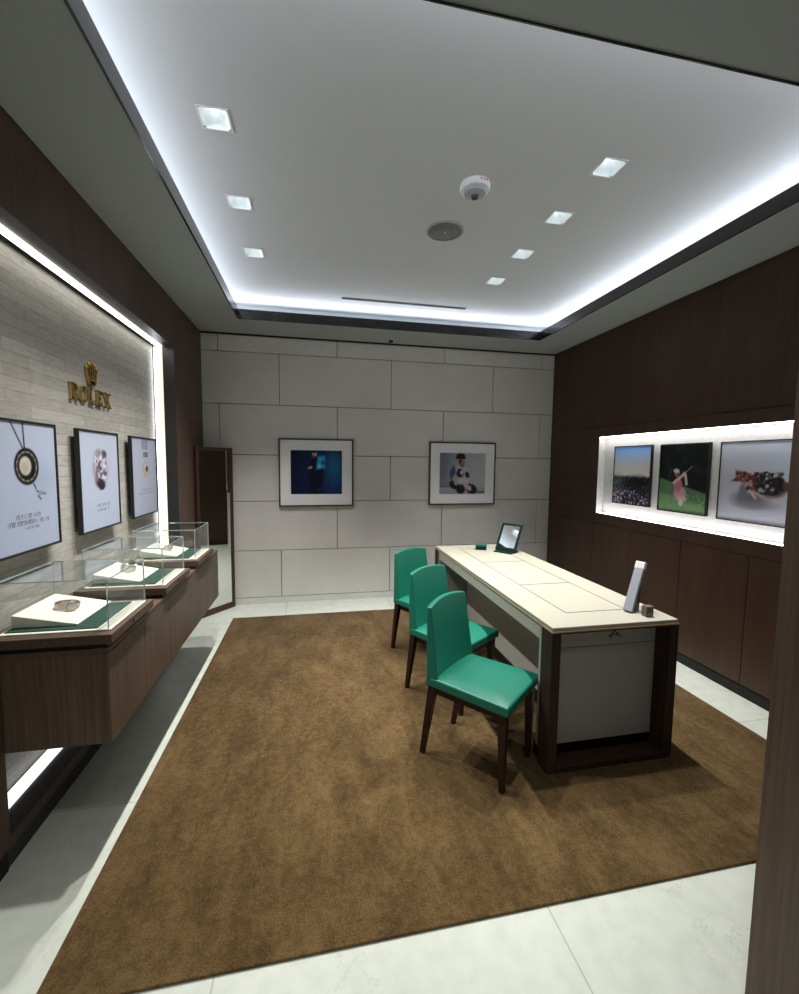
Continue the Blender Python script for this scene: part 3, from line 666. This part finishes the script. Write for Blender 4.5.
# ------------------------------------------------------------ desk
DX0, DX1, DY0, DY1, DT = 1.117, 1.836, 1.80, 3.85, .76
dk = thing('desk', 'long cream topped desk with dark wood end frames on the brown carpet', 'desk', (1.476, 2.825, .011))
do = Vector((1.476, 2.825, .011))
ds = lambda *b_: rel(boxes(*b_), do)
P_ = .05
Q_ = .098
for ya in (DY0, DY1 - Q_):
    fr_ = obj('end_frame', ds((DX0, DX0 + P_, ya, ya + Q_, .012, DT - .028), (DX1 - P_, DX1, ya, ya + Q_, .012, DT - .028), (DX0 + P_, DX1 - P_, ya, ya + Q_, .012, .042), (DX0 + P_, DX1 - P_, ya, ya + Q_, DT - .034, DT - .028)), M['desk_wood'], dk, bevel=.002)
tp = obj('desktop', ds((DX0 + .004, DX1 - .004, DY0 + .004, DY1 - .004, DT - .018, DT)), M['cream'], dk, bevel=.003)
obj('edge_band', ds((DX0, DX1, DY0, DY1, DT - .0275, DT - .0185)), M['cream_edge'], dk, bevel=.002)
s = .0022                                              # inlaid seams of the three writing panels
sx0, sx1 = 1.306, 1.665
sm = [(sx0 - s, sx0 + s, 1.985, 3.68), (sx1 - s, sx1 + s, 1.985, 3.68)] + [(sx0, sx1, y - s * 1.3, y + s * 1.3) for y in (1.985, 2.508, 3.14, 3.68)]
obj('inlay_seam', ds(*[(a, c, d, f, DT + .0001, DT + .0009) for a, c, d, f in sm]), M['seam'], tp)
obj('apron', ds((DX0 + .010, DX0 + .046, DY0 + .1285, DY1 - .1285, .655, DT - .029), (DX1 - .046, DX1 - .010, DY0 + .1285, DY1 - .1285, .655, DT - .029)), M['apron'], dk, bevel=.002)
obj('drawer_box', ds((DX0 + .047, DX1 - .047, DY0 + .13, DY1 - .13, .655, DT - .029)), M['wood_shaded'], dk)
obj('modesty_panel', ds((1.40, 1.425, DY0 + .13, DY1 - .13, .0915, .654)), M['apron'], dk, bevel=.002)
for ya, yb in ((DY0 + .10, DY0 + .128), (DY1 - .128, DY1 - .10)):
    obj('end_panel', ds((DX0 + .006, DX1 - .006, ya, yb, .092, .607)), M['panel_grey'], dk, bevel=.002)
    obj('drawer_front', ds((DX0 + .006, DX1 - .006, ya, yb, .6095, DT - .029)), M['panel_grey'], dk, bevel=.002)
obj('plinth', ds((DX0 + .012, DX1 - .012, DY0 + .1285, DY0 + .16, .012, .091), (DX0 + .012, DX1 - .012, DY1 - .16, DY1 - .1285, .012, .091), (1.39, 1.70, DY0 + .161, DY1 - .161, .012, .091)), M['black'], dk)
bm = bmesh.new()                                        # small dark crown-like mark on the near drawer front
for x, z, q in ((1.515, .682, .0065), (1.528, .700, .006), (1.541, .707, .005), (1.556, .696, .006), (1.570, .683, .005)): box(bm, x - q, x + q, DY0 + .0965, DY0 + .0995, z - .03 - q * .8, z - .03 + q * .8)
for x, z in ((1.520, .690), (1.550, .690)): box(bm, x - .012, x + .010, DY0 + .0968, DY0 + .0995, z - .033, z - .027)
obj('drawer_mark', rel(bm, do), M['seam'], dk)

# ------------------------------------------------------------ things on the desk
vm = thing('vanity_mirror', 'small tilted mirror in a dark green frame at the far end of the desk', 'mirror', (1.655, 3.475, DT + .0005), R(-52))
obj('base', boxes((-.085, .085, -.05, .09, 0, .012)), M['green_dark'], vm, bevel=.003)
tl = Matrix.Translation((0, .0, .018)) @ Matrix.Rotation(R(-30.2), 4, 'X')
def tilted(bm): bmesh.ops.transform(bm, matrix=tl, verts=bm.verts); return bm
w2, h2, f2 = .098, .262, .020
obj('frame', tilted(boxes((-w2, -w2 + f2, 0, .018, 0, h2), (w2 - f2, w2, 0, .018, 0, h2), (-w2 + f2, w2 - f2, 0, .018, 0, f2 * 1.5), (-w2 + f2, w2 - f2, 0, .018, h2 - f2, h2))), M['green_dark'], vm, bevel=.002)
obj('mirror_glass', tilted(boxes((-w2 + f2, w2 - f2, .005, .010, f2 * 1.5, h2 - f2))), M['mirror'], vm)
obj('backing', tilted(boxes((-w2 + f2, w2 - f2, .0105, .017, f2 * 1.5, h2 - f2))), M['green_dark'], vm)
gb = thing('gift_box', 'small green box beside the tilted mirror on the desk', 'box', (1.490, 3.625, DT + .0005), R(-20))
obj('box_body', boxes((-.048, .048, -.035, .035, 0, .034)), M['green_dark'], gb, bevel=.003)
obj('lid', boxes((-.051, .051, -.038, .038, .0345, .052)), plain('green_card', (.01, .13, .10), .5), gb, bevel=.003)
sd = thing('display_stand', 'leaning grey slab with a white top edge at the near right of the desk', 'stand', (1.633, 1.935, DT + .0005), R(-66))
# local x along the slab's visible narrow face, slab leans to local +y
ln = Matrix.Rotation(R(-26), 4, 'X')
def lean(bm): bmesh.ops.transform(bm, matrix=ln, verts=bm.verts); return bm
obj('slab', lean(boxes((-.024, .024, .0, .024, .0106, .250))), M['slab'], sd, bevel=.003)
obj('cap', lean(boxes((-.0255, .0255, -.001, .025, .2505, .292))), M['white'], sd, bevel=.003)
bm = bmesh.new(); hexa(bm, [(-.024, .034, 0), (.024, .034, 0), (.024, .085, 0), (-.024, .085, 0), (-.024, .088, .14), (.024, .088, .14), (.024, .096, .14), (-.024, .096, .14)]); obj('support', bm, M['easel'], sd)
ab = tag(obj('block', boxes((-.022, .022, -.018, .018, 0, .055)), M['acrylic'], bevel=.003), 'small smoky brown block on the desk corner behind the leaning slab', 'block')
ab.location = (1.706, 1.872, DT + .0005)

# ------------------------------------------------------------ chairs
def chair(label):
    t_ = thing('dining_chair', label, 'chair', (0, 0, 0), 0, 'green chairs along the desk')       # faces local +x
    # seat
    bm = bmesh.new(); nx, ny = 10, 10; top = []; bot = []
    for i in range(nx + 1):
        fx = i / nx; x = -.205 + .43 * fx; hw = .193 + .012 * fx
        rt, rb = [], []
        for j in range(ny + 1):
            y = -hw + 2 * hw * j / ny; e_ = 1 - max(abs(2 * fx - 1), abs(2 * j / ny - 1)) ** 6
            rt.append(bm.verts.new((x, y, .442 + .014 * e_))); rb.append(bm.verts.new((x, y, .395)))
        top.append(rt); bot.append(rb)
    for i in range(nx):
        for j in range(ny):
            bm.faces.new((top[i][j], top[i + 1][j], top[i + 1][j + 1], top[i][j + 1])); bm.faces.new((bot[i][j], bot[i][j + 1], bot[i + 1][j + 1], bot[i + 1][j]))
    for i in range(nx):
        bm.faces.new((bot[i][0], bot[i + 1][0], top[i + 1][0], top[i][0])); bm.faces.new((top[i][ny], top[i + 1][ny], bot[i + 1][ny], bot[i][ny]))
        bm.faces.new((bot[nx][i], bot[nx][i + 1], top[nx][i + 1], top[nx][i])); bm.faces.new((top[0][i], top[0][i + 1], bot[0][i + 1], bot[0][i]))
    obj('seat', bm, M['green'], t_, smooth=True, bevel=.008, seg=3)
    # backrest: thick at the seat, thin at the top, hollowed across its width
    bm = bmesh.new(); nz, ny = 12, 12; F, B = [], []
    for i in range(nz + 1):
        q = i / nz; hw = .192 - .014 * q; f_, b_ = [], []
        for j in range(ny + 1):
            s_ = 2 * j / ny - 1; z = .395 + (.408 + .020 * (1 - s_ * s_)) * q; c_ = .020 * (1 - s_ * s_)
            lean_ = -.012 * q
            b_.append(bm.verts.new((-.225 + lean_ - c_, s_ * hw, z))); f_.append(bm.verts.new((-.152 + lean_ - .047 * q - c_ * .9, s_ * hw, z)))
        F.append(f_); B.append(b_)
    for i in range(nz):
        for j in range(ny):
            bm.faces.new((F[i][j], F[i][j + 1], F[i + 1][j + 1], F[i + 1][j])); bm.faces.new((B[i][j], B[i + 1][j], B[i + 1][j + 1], B[i][j + 1]))
        bm.faces.new((B[i][0], F[i][0], F[i + 1][0], B[i + 1][0])); bm.faces.new((F[i][ny], B[i][ny], B[i + 1][ny], F[i + 1][ny]))
    for j in range(ny):
        bm.faces.new((F[nz][j], F[nz][j + 1], B[nz][j + 1], B[nz][j])); bm.faces.new((F[0][j], B[0][j], B[0][j + 1], F[0][j + 1]))
    bmesh.ops.recalc_face_normals(bm, faces=bm.faces)
    obj('backrest', bm, M['green'], t_, smooth=True, bevel=.006, seg=3)
    for sx, x0, x1 in ((1, .188, .190), (-1, -.195, -.262)):
        for sy in (-1, 1):
            bm = bmesh.new(); y0, y1 = sy * .168, sy * .160; a, c = .021, .0125
            hexa(bm, [(x1 - c, y1 - c, .0005), (x1 + c, y1 - c, .0005), (x1 + c, y1 + c, .0005), (x1 - c, y1 + c, .0005), (x0 - a, y0 - a, .3945), (x0 + a, y0 - a, .3945), (x0 + a, y0 + a, .3945), (x0 - a, y0 + a, .3945)])
            obj('leg', bm, M['leg'], t_, bevel=.003)
    obj('seat_rail', boxes((-.170, .168, -.172, -.152, .355, .3945), (-.170, .168, .152, .172, .355, .3945), (.178, .196, -.146, .146, .355, .3945), (-.190, -.172, -.146, .146, .355, .3945)), M['leg'], t_)
    return t_
ch = chair('green leather chair with dark legs, nearest the camera by the desk')
ch.location = (.846, 1.985, .0115); ch.rotation_euler = (0, 0, R(-49))
dup(ch, (.890, 2.605, .0115), R(-55), 'green leather chair with dark legs, middle one along the desk')
dup(ch, (.900, 3.225, .0115), R(-57), 'green leather chair with dark legs, farthest along the desk by the stone wall')

# ------------------------------------------------------------ lights
def spot(loc, power, size=66, blend=.8, col=(1., .975, .93), r=.03):
    l = bpy.data.lights.new('lamp', 'SPOT'); l.energy = power; l.spot_size = R(size); l.spot_blend = blend; l.color = col; l.shadow_soft_size = r
    o = bpy.data.objects.new('downlight_lamp', l); COL.objects.link(o); o.location = loc
LP, RP, FILL_P = 140, 118, 28
for i, (x, y) in enumerate(LAMPS): spot((x, y, ZC - .004), LP if i < 3 else RP, 88 if i < 3 else 77)
for x, y in ENTRY_FILL: spot((x, y, H - .004), FILL_P, 95)  # added foreground fill from behind the camera
def strip(loc, sx, sy, power, rot=(math.pi, 0, 0), col=(.90, .92, 1.)):
    l = bpy.data.lights.new('cove', 'AREA'); l.shape = 'RECTANGLE'; l.size = sx; l.size_y = sy; l.energy = power; l.color = col
    o = bpy.data.objects.new('cove_light', l); COL.objects.link(o); o.location = loc; o.rotation_euler = rot
CP = 7.6
zc = H + .094; k = .24; T_ = R(66)
Ly, Lx, my_, mx_ = OY1 - OY0 + .4, OX1 - OX0 + .4, (OY0 + OY1) / 2, (OX0 + OX1) / 2
strip((OX0 - k, my_, zc), .03, Ly, CP, (math.pi, T_ , 0))
strip((OX1 + k, my_, zc), .03, Ly, CP, (math.pi, -T_, 0))
strip((mx_, OY1 + k, zc), Lx, .03, CP, (math.pi + T_ , 0, 0))
strip((mx_, OY0 - .2, zc), Lx, .03, CP, (math.pi - T_, 0, 0))

w = bpy.data.worlds.new('hall'); S.world = w; w.use_nodes = True
w.node_tree.nodes['Background'].inputs[0].default_value = (.90, .95, .93, 1); w.node_tree.nodes['Background'].inputs[1].default_value = .12

# ------------------------------------------------------------ camera
cam = bpy.data.cameras.new('camera'); co = bpy.data.objects.new('camera', cam); COL.objects.link(co); S.camera = co
cam.sensor_fit = 'HORIZONTAL'; cam.sensor_width = 36; cam.lens = 423.5078 * 36 / 799; cam.clip_start = .02
RM = [[0.9809286133869335, 0.19429896546736905, 0.005193020036369428], [-0.19406606794624612, 0.977563973267393, 0.08189651666310897], [0.010835899163012743, -0.08134242551078766, 0.9966273090284808]]
rt, fw_, up = [Vector((RM[0][i], RM[1][i], RM[2][i])) for i in range(3)]
mtx = Matrix((rt, up, -fw_)).transposed().to_4x4(); mtx.translation = (0, 0, 1.55); co.matrix_world = mtx

S.view_settings.view_transform = 'Standard'; S.view_settings.look = 'None'; S.view_settings.gamma = 1; S.view_settings.exposure = .22
S.view_settings.use_curve_mapping = False
cy = S.cycles
cy.use_denoising = True; cy.max_bounces = 8; cy.diffuse_bounces = 5; cy.glossy_bounces = 4; cy.transparent_max_bounces = 24; cy.sample_clamp_indirect = 4.
try: cy.denoiser = 'OPENIMAGEDENOISE'
except Exception: pass
